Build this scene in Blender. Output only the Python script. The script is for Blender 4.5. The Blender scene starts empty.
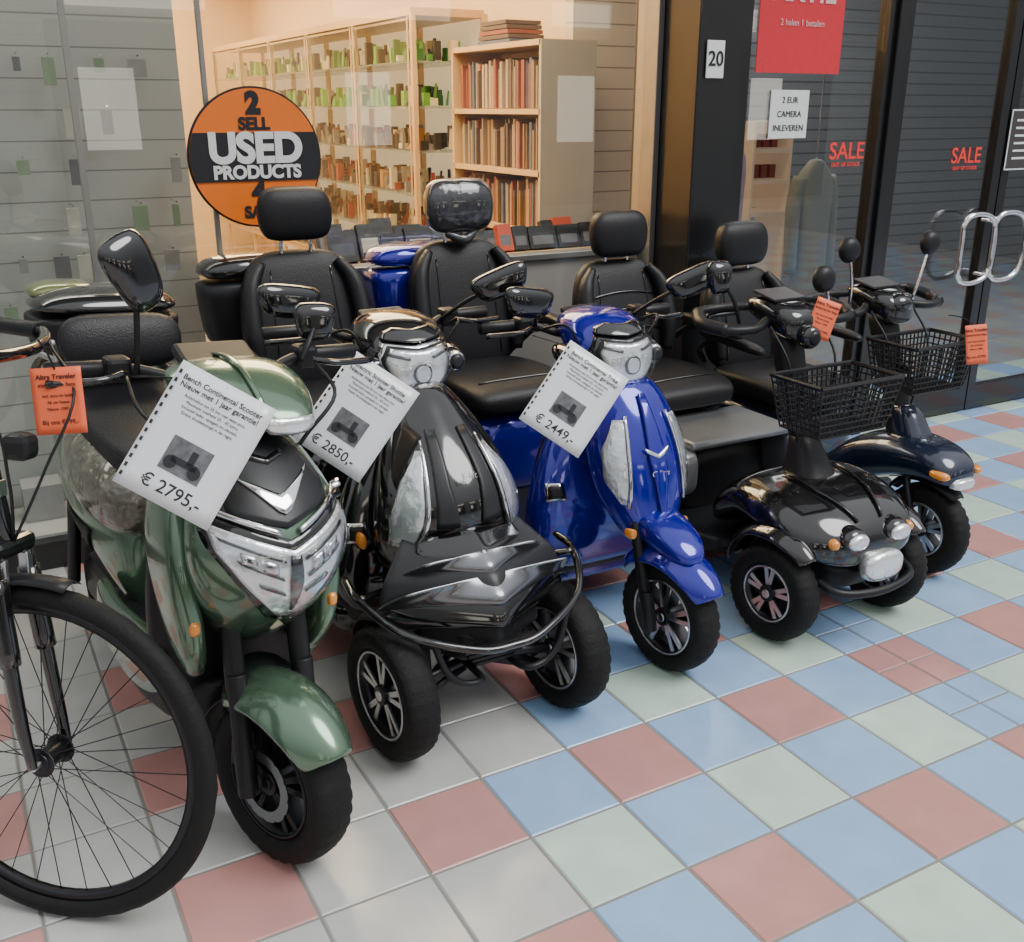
import bpy, bmesh, math, random
from mathutils import Vector, Matrix
from mathutils.bvhtree import BVHTree
random.seed(7)
R=math.radians
sc=bpy.context.scene
COL=sc.collection

# ------------------------------------------------------------------ materials
def mk(name,col,rough=.5,metal=0,coat=0,noise=.06,nscale=30,bump=0,bscale=200,emis=0,alpha=1,trans=0,spec=.5,bdist=.01):
    m=bpy.data.materials.new(name); m.use_nodes=True
    nt=m.node_tree; b=nt.nodes['Principled BSDF']
    b.inputs['Roughness'].default_value=rough; b.inputs['Metallic'].default_value=metal
    b.inputs['Coat Weight'].default_value=coat; b.inputs['Coat Roughness'].default_value=.04
    b.inputs['Specular IOR Level'].default_value=spec
    b.inputs['Alpha'].default_value=alpha; b.inputs['Transmission Weight'].default_value=trans
    tc=nt.nodes.new('ShaderNodeTexCoord'); n=nt.nodes.new('ShaderNodeTexNoise'); n.inputs['Scale'].default_value=nscale
    nt.links.new(tc.outputs['Object'],n.inputs['Vector'])
    mx=nt.nodes.new('ShaderNodeMix'); mx.data_type='RGBA'
    c=list(col)[:3]
    mx.inputs[6].default_value=[max(0,x*(1-noise)) for x in c]+[1]
    mx.inputs[7].default_value=[min(1,x*(1+noise)) for x in c]+[1]
    nt.links.new(n.outputs['Fac'],mx.inputs[0]); nt.links.new(mx.outputs[2],b.inputs['Base Color'])
    if bump:
        n2=nt.nodes.new('ShaderNodeTexNoise'); n2.inputs['Scale'].default_value=bscale
        nt.links.new(tc.outputs['Object'],n2.inputs['Vector'])
        bp=nt.nodes.new('ShaderNodeBump'); bp.inputs['Strength'].default_value=bump; bp.inputs['Distance'].default_value=bdist
        nt.links.new(n2.outputs['Fac'],bp.inputs['Height']); nt.links.new(bp.outputs['Normal'],b.inputs['Normal'])
    if emis:
        b.inputs['Emission Color'].default_value=c+[1]; b.inputs['Emission Strength'].default_value=emis
    return m
def glassmat(name,tint=(1,1,1),f0=.05,rough=.0):
    """thin glass: schlick reflectance that is the same from both sides"""
    m=bpy.data.materials.new(name); m.use_nodes=True; nt=m.node_tree; nt.nodes.clear()
    o=nt.nodes.new('ShaderNodeOutputMaterial'); mix=nt.nodes.new('ShaderNodeMixShader')
    t=nt.nodes.new('ShaderNodeBsdfTransparent'); t.inputs[0].default_value=(*tint,1)
    g=nt.nodes.new('ShaderNodeBsdfGlossy'); g.inputs['Roughness'].default_value=rough
    lw=nt.nodes.new('ShaderNodeLayerWeight'); lw.inputs[0].default_value=.5
    p=nt.nodes.new('ShaderNodeMath'); p.operation='POWER'; p.inputs[1].default_value=5; nt.links.new(lw.outputs['Facing'],p.inputs[0])
    a=nt.nodes.new('ShaderNodeMath'); a.operation='MULTIPLY_ADD'; a.inputs[1].default_value=1-f0; a.inputs[2].default_value=f0; nt.links.new(p.outputs[0],a.inputs[0])
    nt.links.new(a.outputs[0],mix.inputs[0]); nt.links.new(t.outputs[0],mix.inputs[1]); nt.links.new(g.outputs[0],mix.inputs[2])
    nt.links.new(mix.outputs[0],o.inputs[0]); return m
def slatmat(name,col,pitch=.1,line=.93,rough=.4,dark=.45):
    m=mk(name,col,rough=rough); nt=m.node_tree; b=nt.nodes['Principled BSDF']
    tc=nt.nodes.new('ShaderNodeTexCoord'); s=nt.nodes.new('ShaderNodeSeparateXYZ'); nt.links.new(tc.outputs['Object'],s.inputs[0])
    d=nt.nodes.new('ShaderNodeMath'); d.operation='DIVIDE'; d.inputs[1].default_value=pitch; nt.links.new(s.outputs[2],d.inputs[0])
    f=nt.nodes.new('ShaderNodeMath'); f.operation='FRACT'; nt.links.new(d.outputs[0],f.inputs[0])
    g=nt.nodes.new('ShaderNodeMath'); g.operation='GREATER_THAN'; g.inputs[1].default_value=line; nt.links.new(f.outputs[0],g.inputs[0])
    mx=nt.nodes.new('ShaderNodeMix'); mx.data_type='RGBA'; mx.inputs[6].default_value=(*col,1); mx.inputs[7].default_value=(*[c*dark for c in col],1)
    nt.links.new(g.outputs[0],mx.inputs[0]); nt.links.new(mx.outputs[2],b.inputs['Base Color'])
    return m
BLK=mk('black_gloss',(.006,.006,.007),rough=.12,coat=1)
BLP=mk('black_plastic',(.010,.010,.012),rough=.42,bump=.05,bscale=500,spec=.35)
MAT=mk('matte_grey_plastic',(.018,.019,.022),rough=.35,bump=.05,bscale=500,spec=.4)
LEA=mk('black_leather',(.010,.010,.012),rough=.4,bump=.2,bscale=260,spec=.35)
RUB=mk('tyre_rubber',(.008,.008,.008),rough=.7,bump=.2,bscale=120,spec=.3)
CHR=mk('chrome',(.8,.8,.82),rough=.08,metal=1)
SIL=mk('silver_alloy',(.62,.63,.65),rough=.28,metal=1)
GUN=mk('gunmetal_trim',(.22,.225,.24),rough=.22,metal=.9)
DAL=mk('dark_alloy',(.035,.035,.04),rough=.35,metal=.8)
BLU=mk('blue_paint',(.008,.008,.32),rough=.13,metal=.35,coat=1,noise=.02)
NAV=mk('navy_paint',(.010,.018,.045),rough=.2,metal=.3,coat=1,noise=.02)
GRN=mk('sage_green_paint',(.115,.195,.125),rough=.22,metal=.6,coat=1,noise=.02)
OLV=mk('olive_gloss',(.22,.24,.10),rough=.15,metal=.5,coat=1)
SGR=mk('silver_grey_panel',(.30,.31,.32),rough=.3,metal=.6,coat=.5)
LEN=mk('lamp_reflector',(.93,.94,.96),rough=.2,metal=.7,coat=.6,noise=.05,bump=.3,bscale=45,bdist=.010)
CLR=glassmat('lamp_clear_cover',(.97,.98,.99),.06,.02)
AMB=mk('amber_lens',(.8,.28,.03),rough=.15,coat=1)
WHI=mk('paper_white',(.76,.77,.80),rough=.3,coat=.5,noise=.03,nscale=6,bump=.15,bscale=9)
INK=mk('ink',(.015,.015,.02),rough=.6)
PHO=mk('printed_photo',(.12,.12,.13),rough=.4,noise=.9,nscale=60)
ORA=mk('orange_card',(.95,.16,.06),rough=.55)
ORS=mk('orange_sign',(1,.2,.015),rough=.35)
WTX=mk('white_lettering',(.85,.85,.83),rough=.4)
RTX=mk('red_lettering',(.75,.04,.03),rough=.4,emis=.25)
PLW=mk('crinkled_plastic',(.11,.10,.075),rough=.14,coat=1,noise=.85,nscale=16,bump=1,bscale=20,bdist=.03)
PLG=mk('black_plastic_bag',(.035,.035,.04),rough=.16,coat=1,noise=.4,nscale=10,bump=.55,bscale=13,bdist=.03)

# ------------------------------------------------------------------ helpers
def E(name,loc=(0,0,0),rot=(0,0,0),par=None):
    o=bpy.data.objects.new(name,None); o.empty_display_size=.1; o.location=loc; o.rotation_euler=rot
    COL.objects.link(o)
    if par: o.parent=par
    return o
def mesh(name,V,F,mat,par=None,smooth=True,sub=0,bevel=0,solid=0,soff=0,fm=None,recalc=True,bseg=2):
    me=bpy.data.meshes.new(name); me.from_pydata([tuple(v) for v in V],[],F)
    for m in (mat if isinstance(mat,(list,tuple)) else [mat]): me.materials.append(m)
    if fm: me.polygons.foreach_set('material_index',fm)
    if recalc:
        bm=bmesh.new(); bm.from_mesh(me); bmesh.ops.recalc_face_normals(bm,faces=bm.faces); bm.to_mesh(me); bm.free()
    if smooth: me.polygons.foreach_set('use_smooth',[True]*len(me.polygons))
    me.update()
    o=bpy.data.objects.new(name,me); COL.objects.link(o)
    if par: o.parent=par
    if solid:
        md=o.modifiers.new('s','SOLIDIFY'); md.thickness=solid; md.offset=soff
    if bevel:
        md=o.modifiers.new('b','BEVEL'); md.width=bevel; md.segments=bseg; md.limit_method='ANGLE'; md.angle_limit=R(40)
    if sub:
        md=o.modifiers.new('u','SUBSURF'); md.levels=sub; md.render_levels=sub
    return o
class MB:
    def __init__(s): s.V=[]; s.F=[]; s.M=[]
    def hexa(s,p,mi=0):
        b=len(s.V); s.V+= [tuple(x) for x in p]
        for f in ((0,3,2,1),(4,5,6,7),(0,1,5,4),(1,2,6,5),(2,3,7,6),(3,0,4,7)): s.F.append([b+i for i in f]); s.M.append(mi)
    def box(s,c,z,mi=0,rot=None):
        h=[x/2 for x in z]; P=[Vector((a*h[0],b*h[1],d*h[2])) for d in(-1,1) for a,b in((-1,-1),(1,-1),(1,1),(-1,1))]
        if rot is not None: P=[rot@p for p in P]
        s.hexa([p+Vector(c) for p in P],mi)
    def cyl(s,p0,p1,r,n=8,mi=0,r1=None):
        p0=Vector(p0);p1=Vector(p1);d=(p1-p0)
        if d.length<1e-6:return
        d.normalize(); a=d.orthogonal().normalized(); b=d.cross(a); r1=r if r1 is None else r1
        k=len(s.V)
        for p,rr in((p0,r),(p1,r1)):
            for i in range(n):
                t=2*math.pi*i/n; s.V.append(tuple(p+(a*math.cos(t)+b*math.sin(t))*rr))
        for i in range(n):
            j=(i+1)%n; s.F.append([k+i,k+j,k+n+j,k+n+i]); s.M.append(mi)
        s.F.append([k+i for i in range(n)][::-1]); s.M.append(mi); s.F.append([k+n+i for i in range(n)]); s.M.append(mi)
    def obj(s,name,mat,par=None,smooth=False,bevel=0,**k):
        return mesh(name,s.V,s.F,mat,par,smooth=smooth,bevel=bevel,fm=s.M,**k)
def box(name,c,z,mat,par=None,bevel=.01,rot=None,bseg=2):
    m=MB(); m.box(c,z,0,rot); return m.obj(name,mat,par,bevel=bevel,bseg=bseg)
def cyl(name,p0,p1,r,mat,par=None,n=16,r1=None):
    m=MB(); m.cyl(p0,p1,r,n,0,r1); o=m.obj(name,mat,par,smooth=False,bevel=min(.003,r*.3)); 
    for p in o.data.polygons: p.use_smooth=len(p.vertices)==4
    return o
def cat(P,n=6,closed=False):
    P=[Vector(p) for p in P]; out=[]; L=len(P)
    rng=range(L) if closed else range(L-1)
    for i in rng:
        p1,p2=P[i],P[(i+1)%L]
        p0=P[(i-1)%L] if (closed or i>0) else p1*2-p2
        p3=P[(i+2)%L] if (closed or i+2<L) else p2*2-p1
        for k in range(n):
            t=k/n; out.append(.5*((2*p1)+(p2-p0)*t+(2*p0-5*p1+4*p2-p3)*t*t+(3*p1-p0-3*p2+p3)*t**3))
    if not closed: out.append(P[-1])
    return out
def tube(name,P,r,mat,par=None,n=10,smooth=True,closed=False,seg=6):
    Q=cat(P,seg,closed) if smooth else [Vector(p) for p in P]
    L=len(Q); rr=r if isinstance(r,(list,tuple)) else None
    V=[];F=[];a=None
    for i,q in enumerate(Q):
        if closed: d=Q[(i+1)%L]-Q[i-1]
        else: d=Q[min(i+1,L-1)]-Q[max(i-1,0)]
        d.normalize()
        if a is None: a=d.orthogonal().normalized()
        a=(a-d*a.dot(d)).normalized(); b=d.cross(a)
        if rr:
            t=i/(L-1)*(len(rr)-1); k=min(int(t),len(rr)-2); rad=rr[k]+(rr[k+1]-rr[k])*(t-k)
        else: rad=r
        for j in range(n):
            t=2*math.pi*j/n; V.append(q+(a*math.cos(t)+b*math.sin(t))*rad)
    for i in range(L if closed else L-1):
        for j in range(n):
            k=(j+1)%n; i2=(i+1)%L; F.append([i*n+j,i*n+k,i2*n+k,i2*n+j])
    if not closed: F.append(list(range(n))[::-1]); F.append([(L-1)*n+j for j in range(n)])
    return mesh(name,V,F,mat,par)
def loft(name,S,mat,par=None,sub=1,n=20,cap=True):
    """S: (x,y,z,hw,hh,tilt,p,taper)"""
    V=[];F=[]
    for s in S:
        s=list(s)+[0,2.6,0][len(s)-5:] if len(s)<8 else s
        x,y,z,hw,hh,ti,p,tp=s; ti=R(ti)
        for k in range(n):
            t=2*math.pi*(k+.5)/n; c,q=math.cos(t),math.sin(t)
            c=math.copysign(abs(c)**(2/p),c); q=math.copysign(abs(q)**(2/p),q)
            V.append((x+hw*c*(1+tp*q),y+hh*q*math.sin(ti),z+hh*q*math.cos(ti)))
    L=len(S)
    for i in range(L-1):
        for j in range(n):
            k=(j+1)%n; F.append([i*n+j,i*n+k,(i+1)*n+k,(i+1)*n+j])
    if cap:
        for i in (0,L-1):
            c=sum((Vector(V[i*n+j]) for j in range(n)),Vector())/n; V.append(tuple(c)); ci=len(V)-1
            for j in range(n): F.append([i*n+j,i*n+(j+1)%n,ci])
    return mesh(name,V,F,mat,par,sub=sub)
def lathe(name,prof,mat,par=None,n=64,closed=True,groove=(),gd=.006,gp=3,smooth=True):
    V=[];F=[];L=len(prof)
    for k in range(n):
        t=2*math.pi*k/n
        for i,(r,a) in enumerate(prof):
            if i in groove and k%gp==0: r-=gd
            V.append((a,r*math.sin(t),r*math.cos(t)))
    for k in range(n):
        k2=(k+1)%n
        for i in range(L if closed else L-1):
            j=(i+1)%L; F.append([k*L+i,k*L+j,k2*L+j,k2*L+i])
    return mesh(name,V,F,mat,par,smooth=smooth)
def wheel(par,name,c,Rr,W,Ri,nsp=5,steer=0,face=SIL,disc=0):
    w=E(name,c,(0,0,R(steer)),par); s=Rr-Ri
    lathe('tyre',[(Ri,-.36*W),(Ri+.3*s,-.49*W),(Ri+.65*s,-.5*W),(Rr-.13*s,-.42*W),(Rr-.03*s,-.24*W),(Rr,-.02*W),(Rr,.02*W),(Rr-.03*s,.24*W),(Rr-.13*s,.42*W),(Ri+.65*s,.5*W),(Ri+.3*s,.49*W),(Ri,.36*W)],RUB,w,n=96,groove=(3,4,7,8),gd=.004,gp=3)
    lathe('rim',[(Ri+.004,-.40*W),(Ri-.006,-.40*W),(Ri-.016,-.15*W),(Ri-.016,.15*W),(Ri-.006,.40*W),(Ri+.004,.40*W)],DAL,w,n=48)
    for sx in(-1,1): lathe('rim_lip',[(Ri+.003,sx*.41*W),(Ri-.005,sx*.425*W),(Ri-.007,sx*.39*W)],face,w,n=48)
    m=MB()
    for i in range(nsp*2):
        a=2*math.pi*(i//2)/nsp+(.17 if i%2 else -.17); a0=2*math.pi*(i//2)/nsp+(.12 if i%2 else -.12)
        for mi,(x0,x1) in ((0,(-.26*W,.26*W)),(1,(-.32*W,-.26*W)),(1,(.26*W,.32*W))):
            P=[]
            for x in(x0,x1):
                for (rad,ang,hw) in((.022,a0,.006),(Ri-.008,a,.0075)):
                    d=Vector((0,math.sin(ang),math.cos(ang))); t=Vector((0,math.cos(ang),-math.sin(ang)))
                    P+= [d*rad-t*hw+Vector((x,0,0)),d*rad+t*hw+Vector((x,0,0))]
            m.hexa([P[0],P[1],P[3],P[2],P[4],P[5],P[7],P[6]],mi)
    m.obj('spokes',[DAL,face],w)
    cyl('hub',(-.42*W,0,0),(.42*W,0,0),.026,DAL,w,20); cyl('hub_cap',(-.46*W,0,0),(.46*W,0,0),.014,face,w,12)
    if disc:
        lathe('brake_disc',[(Ri*.66,disc*.50*W),(Ri*.66,disc*.53*W),(Ri*.46,disc*.53*W),(Ri*.46,disc*.50*W)],GUN,w,n=60,groove=(0,1),gd=.003,gp=5,smooth=False)
        box('brake_caliper',(disc*.52*W,.06,Ri*.45),(.03,.05,.06),DAL,w,.006)
    return w
def fender(name,par,c,Rr,hw,a0,a1,mat,drop=.03,n=18,taper=.5,steer=0):
    w=E(name+'_mount',c,(0,0,R(steer)),par); V=[];F=[];m=9
    for i in range(n):
        t=i/(n-1); a=R(a0+(a1-a0)*t); k=1-taper*abs(2*t-1)**2.5
        for j in range(m):
            s=-1+2*j/(m-1); r=Rr-drop*(abs(s)**2.4)
            V.append((hw*s*k,-math.sin(a)*r,math.cos(a)*r))
    for i in range(n-1):
        for j in range(m-1): F.append([i*m+j,i*m+j+1,(i+1)*m+j+1,(i+1)*m+j])
    return mesh(name,V,F,mat,w,solid=.006,sub=1)
def gridsurf(name,fn,mat,par,nu=24,nv=12,solid=.01,sub=1):
    V=[];F=[]
    for j in range(nv+1):
        for i in range(nu+1): V.append(fn(-1+2*i/nu,j/nv))
    m=nu+1
    for j in range(nv):
        for i in range(nu): F.append([j*m+i,j*m+i+1,(j+1)*m+i+1,(j+1)*m+i])
    return mesh(name,V,F,mat,par,recalc=False,solid=solid,sub=sub)
def drape(name,target,rows,mat,par,vee=0,off=.006,axis='y',nu=10,nr=10,thick=.006,curve=0):
    bpy.context.view_layer.update(); dg=bpy.context.evaluated_depsgraph_get(); bv=BVHTree.FromObject(target,dg)
    V=[];F=[];L=len(rows)-1;last=None
    for i in range(nr+1):
        t=i/nr*L; k=min(int(t),L-1); f=t-k; z=rows[k][0]+(rows[k+1][0]-rows[k][0])*f
        x0=rows[k][1]+(rows[k+1][1]-rows[k][1])*f; x1=rows[k][2]+(rows[k+1][2]-rows[k][2])*f
        for j in range(nu+1):
            x=x0+(x1-x0)*j/nu; zz=z+vee*abs(x)+curve*x*x
            if axis=='y': o=Vector((x,-2,zz)); d=Vector((0,1,0))
            elif axis=='z': o=Vector((x,zz,3)); d=Vector((0,0,-1))
            else: o=Vector((-2 if axis=='-x' else 2, x, zz)); d=Vector((1 if axis=='-x' else -1,0,0))
            h,nn,_,_=bv.ray_cast(o,d)
            if h is None: h=(last if last else o+d*2.2).copy(); 
            if axis=='y': h=Vector((x,h.y,zz))
            elif axis=='z': h=Vector((x,zz,h.z))
            else: h=Vector((h.x,x,zz))
            last=h.copy(); V.append(h-d*off)
    m=nu+1
    for i in range(nr):
        for j in range(nu): F.append([i*m+j,i*m+j+1,(i+1)*m+j+1,(i+1)*m+j])
    return mesh(name,V,F,mat,par,recalc=False,solid=thick,soff=0)
def bulb(target,cx,cz,r,par,off):
    c=lambda k:[(cz+r*k*math.cos(math.pi*(i+.001)/8),cx-r*k*math.sin(math.pi*(i+.3)/8.6),cx+r*k*math.sin(math.pi*(i+.3)/8.6)) for i in range(9)]
    drape('lamp_ring',target,c(1),GUN,par,off=off,nu=8,nr=16,thick=.004)
    drape('lamp_bowl',target,c(.8),LEN,par,off=off+.004,nu=8,nr=16,thick=.004)
def text(name,s,loc,size,mat,par=None,rot=(R(90),0,0),ext=.0008,align='CENTER',bold=0):
    c=bpy.data.curves.new(name,'FONT'); c.body=s; c.size=size; c.extrude=ext; c.align_x=align; c.align_y='CENTER'; c.offset=bold
    c.materials.append(mat); o=bpy.data.objects.new(name,c); o.location=loc; o.rotation_euler=rot; COL.objects.link(o)
    if par:o.parent=par
    return o

# ------------------------------------------------------------------ camera
cam=bpy.data.cameras.new('camera'); co=bpy.data.objects.new('camera',cam); COL.objects.link(co)
co.location=(0,0,1.5); co.rotation_euler=(R(90-19.6),0,R(-29)); cam.lens=1016/1024*36; cam.sensor_width=36; cam.clip_start=.05
sc.camera=co

# ------------------------------------------------------------------ floor
T=.24; ox,oy=1.402,1.816
cols={'B':(.29,.45,.69),'P':(.50,.25,.23),'G':(.50,.64,.55),'W':(.47,.47,.455)}
tm={k:mk('tile_'+k,v,rough=.17,noise=.14,nscale=9,bump=.03,bscale=40) for k,v in cols.items()}
GRO=mk('grout',(.22,.21,.19),rough=.8)
keys='BPGW'
m=MB()
def tile(x0,y0,x1,y1,mi):
    g=.003; b=len(m.V)
    x0+=g;y0+=g;x1-=g;y1-=g;e=.003
    m.V+=[(x0,y0,-.003),(x1,y0,-.003),(x1,y1,-.003),(x0,y1,-.003),(x0+e,y0+e,0),(x1-e,y0+e,0),(x1-e,y1-e,0),(x0+e,y1-e,0)]
    for f in((4,5,6,7),(0,1,5,4),(1,2,6,5),(2,3,7,6),(3,0,4,7)): m.F.append([b+i for i in f]); m.M.append(mi)
for i in range(-22,34):
    for j in range(-26,9):
        if i%2 and j%2: k='P'
        elif i%2==0 and j%2==0: k='G'
        else: k='B'
        if i<=-3 and k!='P': k='W'
        if i==-2 and j>=0 and k!='P': k='W'
        x0=ox+i*T;y0=oy+j*T
        if i==3:
            for a in(0,1):
                for b in(0,1): tile(x0+a*T/2,y0+b*T/2,x0+(a+1)*T/2,y0+(b+1)*T/2,keys.index(k if (a+b)%2 or k=='P' else 'B'))
        else: tile(x0,y0,x0+T,y0+T,keys.index(k))
b=len(m.V); m.V+=[(-5,-6,-.003),(10,-6,-.003),(10,11,-.003),(-5,11,-.003)]; m.F.append([b,b+1,b+2,b+3]); m.M.append(4)
mesh('floor',m.V,m.F,[tm[k] for k in keys]+[GRO],smooth=False,fm=m.M,recalc=False)

# ------------------------------------------------------------------ shopfront
FRM=mk('black_frame',(.010,.010,.011),rough=.3,coat=.3); GLS=glassmat('shop_glass',(.97,.98,.97),.05); GLD=glassmat('door_glass',(.80,.82,.84),.085)
WARM=mk('warm_wall',(.78,.58,.36),rough=.7); SLW=slatmat('warm_slat_wall',(.60,.50,.38),.1); SLG=slatmat('grey_slat_panel',(.37,.38,.365),.10,.95,.35,.5)
LOW=mk('lower_panel',(.34,.32,.29),rough=.18,coat=.5,noise=.1,nscale=3)
DRK=mk('dark_interior',(.07,.07,.075),rough=.6); STL=mk('steel_trim',(.35,.34,.32),rough=.3,metal=.7); LGT=mk('light_partition',(.4,.4,.38),rough=.6)
WX=3.6; DX=3.38
def wallbox(name,x0,x1,y0,y1,z0,z1,mat,bev=0):
    return box(name,((x0+x1)/2,(y0+y1)/2,(z0+z1)/2),(x1-x0,y1-y0,z1-z0),mat,None,bev)
wallbox('window_1',-3,.43,WX,WX+.01,.1,2.9,GLS); wallbox('window_2',.445,.84,WX,WX+.01,.1,2.9,GLS)
wallbox('window_3',.85,2.61,WX,WX+.01,.93,2.9,GLS)
wallbox('trim_1',.428,.447,WX-.004,WX+.02,.0,2.9,STL); wallbox('trim_2',.838,.852,WX-.004,WX+.02,0,2.9,STL)
wallbox('trim_3',-3,2.64,WX-.03,WX+.04,0,.1,FRM,.004)
wallbox('wall_window_lower',.85,2.64,WX,WX+.05,.1,.93,LOW); wallbox('trim_4',.85,2.64,WX-.02,WX+.06,.925,.95,STL,.003)
wallbox('wall_window_left',-3,.84,WX+.35,WX+.40,0,2.7,SLG)
wallbox('floor_display',-3,.84,WX+.02,WX+.34,.0,.11,LGT)
g=E('slatwall_accessories',(0,0,0)); mm=MB(); yb=WX+.34
for z in(1.66,1.50,1.34,1.18,1.02,.86):
    x=-.6
    while x<.80:
        if random.random()>.4:
            h=random.uniform(.04,.10)
            mm.cyl((x,yb,z+.01),(x,yb-.10,z+.01),.003,6,0); mm.box((x,yb-.07,z-h/2),(random.uniform(.02,.06),.012,h),random.randrange(1,5))
        x+=random.uniform(.06,.13)
x=-.6
while x<.75:
    w_=random.uniform(.08,.16); h=random.uniform(.1,.25); mm.box((x+w_/2,yb-.12,.112+h/2),(w_*.9,.12,h),random.randrange(1,5)); x+=w_+.04
mm.obj('hooks_and_packs',[CHR,mk('pack_grey',(.27,.27,.27),rough=.5),mk('pack_dark',(.14,.14,.15),rough=.4),mk('pack_cream',(.45,.43,.38),rough=.5),mk('pack_green',(.22,.3,.2),rough=.4)],g)
# pillar + added shade slab
wallbox('pillar',2.64,2.90,3.30,3.72,0,3.2,FRM,.006); wallbox('trim_5',2.61,2.638,3.52,3.66,0,3.2,STL,.003)
wallbox('shade_slab',-4,9,2.75,3.75,3.32,3.45,mk('shade_slab_white',(.55,.55,.54),rough=.7))  # unseen slab overhead, added to darken the back wall and glass
np_=E('house_number_plate',(2.715,3.292,1.680)); box('plate',(0,0,0),(.085,.006,.135),WTX,np_,.002); text('digits','20',(0,-.005,0),.075,INK,np_,bold=.001)
def frame(name,x0,x1,z0,z1,y,w=.05,d=.06,bot=.1):
    mm=MB(); mm.box((x0+w/2,y,(z0+z1)/2),(w,d,z1-z0)); mm.box((x1-w/2,y,(z0+z1)/2),(w,d,z1-z0)); mm.box(((x0+x1)/2,y,z1-w/2),(x1-x0-2*w,d,w)); mm.box(((x0+x1)/2,y,z0+bot/2),(x1-x0-2*w,d,bot))
    mm.box(((x0+x1)/2,y,(z0+z1)/2),(x1-x0-2*w,.006,z1-z0-w),1)
    return mm.obj(name,[FRM,GLD],None)
frame('window_4',2.90,3.74,0,2.7,DX,.04); frame('door_1',3.80,4.58,0.01,2.5,DX,.055,.05,.12); frame('door_2',4.59,5.37,.01,2.5,DX,.055,.05,.12)
wallbox('trim_6',3.74,3.80,DX-.05,DX+.05,0,3.2,FRM,.005); wallbox('trim_7',5.37,5.45,DX-.05,DX+.05,0,3.2,FRM,.005)
wallbox('trim_8',3.8,5.37,DX-.05,DX+.05,2.5,2.6,FRM); wallbox('wall_above_doors',2.93,5.37,DX-.06,DX+.06,2.72,3.2,FRM)
frame('window_5',5.45,7.6,0,2.9,DX,.05)
wallbox('wall_above_window',-3,2.64,WX-.05,WX+.1,2.9,3.3,FRM)
for nm,x,sg in(('door_handle',4.40,-1),('door_handle',4.63,1)):
    h=E(nm,(x,DX-.09,.86)); 
    tube('ring',[(-.11,0,.05),(-.11,0,.12),(-.06,0,.16),(.04,0,.16),(.11,0,.12),(.13,0,.0),(.11,0,-.12),(.04,0,-.16),(-.06,0,-.16),(-.11,0,-.12),(-.11,0,-.05)],.013,CHR,h,closed=True)
    for z in(-.13,.13): cyl('standoff',((.09 if sg<0 else -.09),0,z),((.09 if sg<0 else -.09),.06,z),.009,CHR,h)
GY=DX-.008
PAL=mk('poster_pale',(.85,.55,.55))
p=E('red_poster',(3.22,GY,1.93)); box('sheet',(0,0,0),(.46,.003,.58),mk('red_poster_print',(.75,.035,.05),rough=.4),p,0)
text('lettering','AKTIE',(0,-.004,.02),.13,PAL,p,bold=.003); text('lettering_small','2 halen 1 betalen',(0,-.004,-.10),.035,PAL,p); text('lettering_top','NU',(0,-.004,.17),.16,PAL,p,bold=.004)
p=E('handwritten_notice',(3.19,GY,1.48)); box('sheet',(0,0,0),(.21,.003,.19),WTX,p,0)
for k,s in enumerate(('2 EUR','CAMERA','INLEVEREN')): text('line',s,(0,-.003,.055-.055*k),.034,INK,p)
p=E('sale_sticker',(3.55,GY,1.325)); text('lettering','SALE',(0,0,0),.10,RTX,p,bold=.001,ext=.0004); text('small_line','OUT OF STOCK',(0,0,-.055),.024,RTX,p)
p=E('sale_sticker',(4.34,GY,1.29)); text('lettering','SALE',(0,0,0),.10,RTX,p,bold=.001,ext=.0004); text('small_line','OUT OF STOCK',(0,0,-.055),.024,RTX,p)
p=E('opening_hours_notice',(4.72,DX-.035,1.36)); box('sheet',(0,0,0),(.26,.003,.28),WTX,p,0); box('print',(0,-.002,0),(.245,.002,.265),mk('notice_print',(.06,.05,.05),rough=.4),p,0)
for k in range(6): box('line',(0,-.004,.09-.035*k),(.18,.001,.01),WTX,p,0)
# round sign
s=E('round_used_products_sign',(.985,WX-.035,1.345)); rr=.228
def disc(name,r,y,mat,clip=None,n=72):
    V=[(r*math.cos(2*math.pi*k/n),y,r*math.sin(2*math.pi*k/n)) for k in range(n)]
    if clip: V=[(math.copysign(math.sqrt(max(0,r*r-min(max(z,clip[0]),clip[1])**2)),x),y,min(max(z,clip[0]),clip[1])) for x,y,z in V]
    return mesh(name,V,[list(range(n))],mat,s,smooth=False,solid=.004,recalc=False)
disc('rim',rr,0,INK); disc('face',rr-.007,-.006,ORS); disc('band',rr-.007,-.010,INK,(-.075,.082))
text('word_used','USED',(0,-.014,.028),.132,WTX,s,bold=.006); text('word_products','PRODUCTS',(0,-.014,-.047),.058,WTX,s,bold=.0026)
text('word_sell','SELL',(0,-.010,.108),.054,INK,s,bold=.0025); text('digit_2','2',(0,-.010,.172),.092,INK,s,bold=.006)
text('digit_4','4',(0,-.010,-.112),.085,INK,s,bold=.006); text('word_sale','SALE',(0,-.010,-.178),.052,INK,s,bold=.0025)

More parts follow.
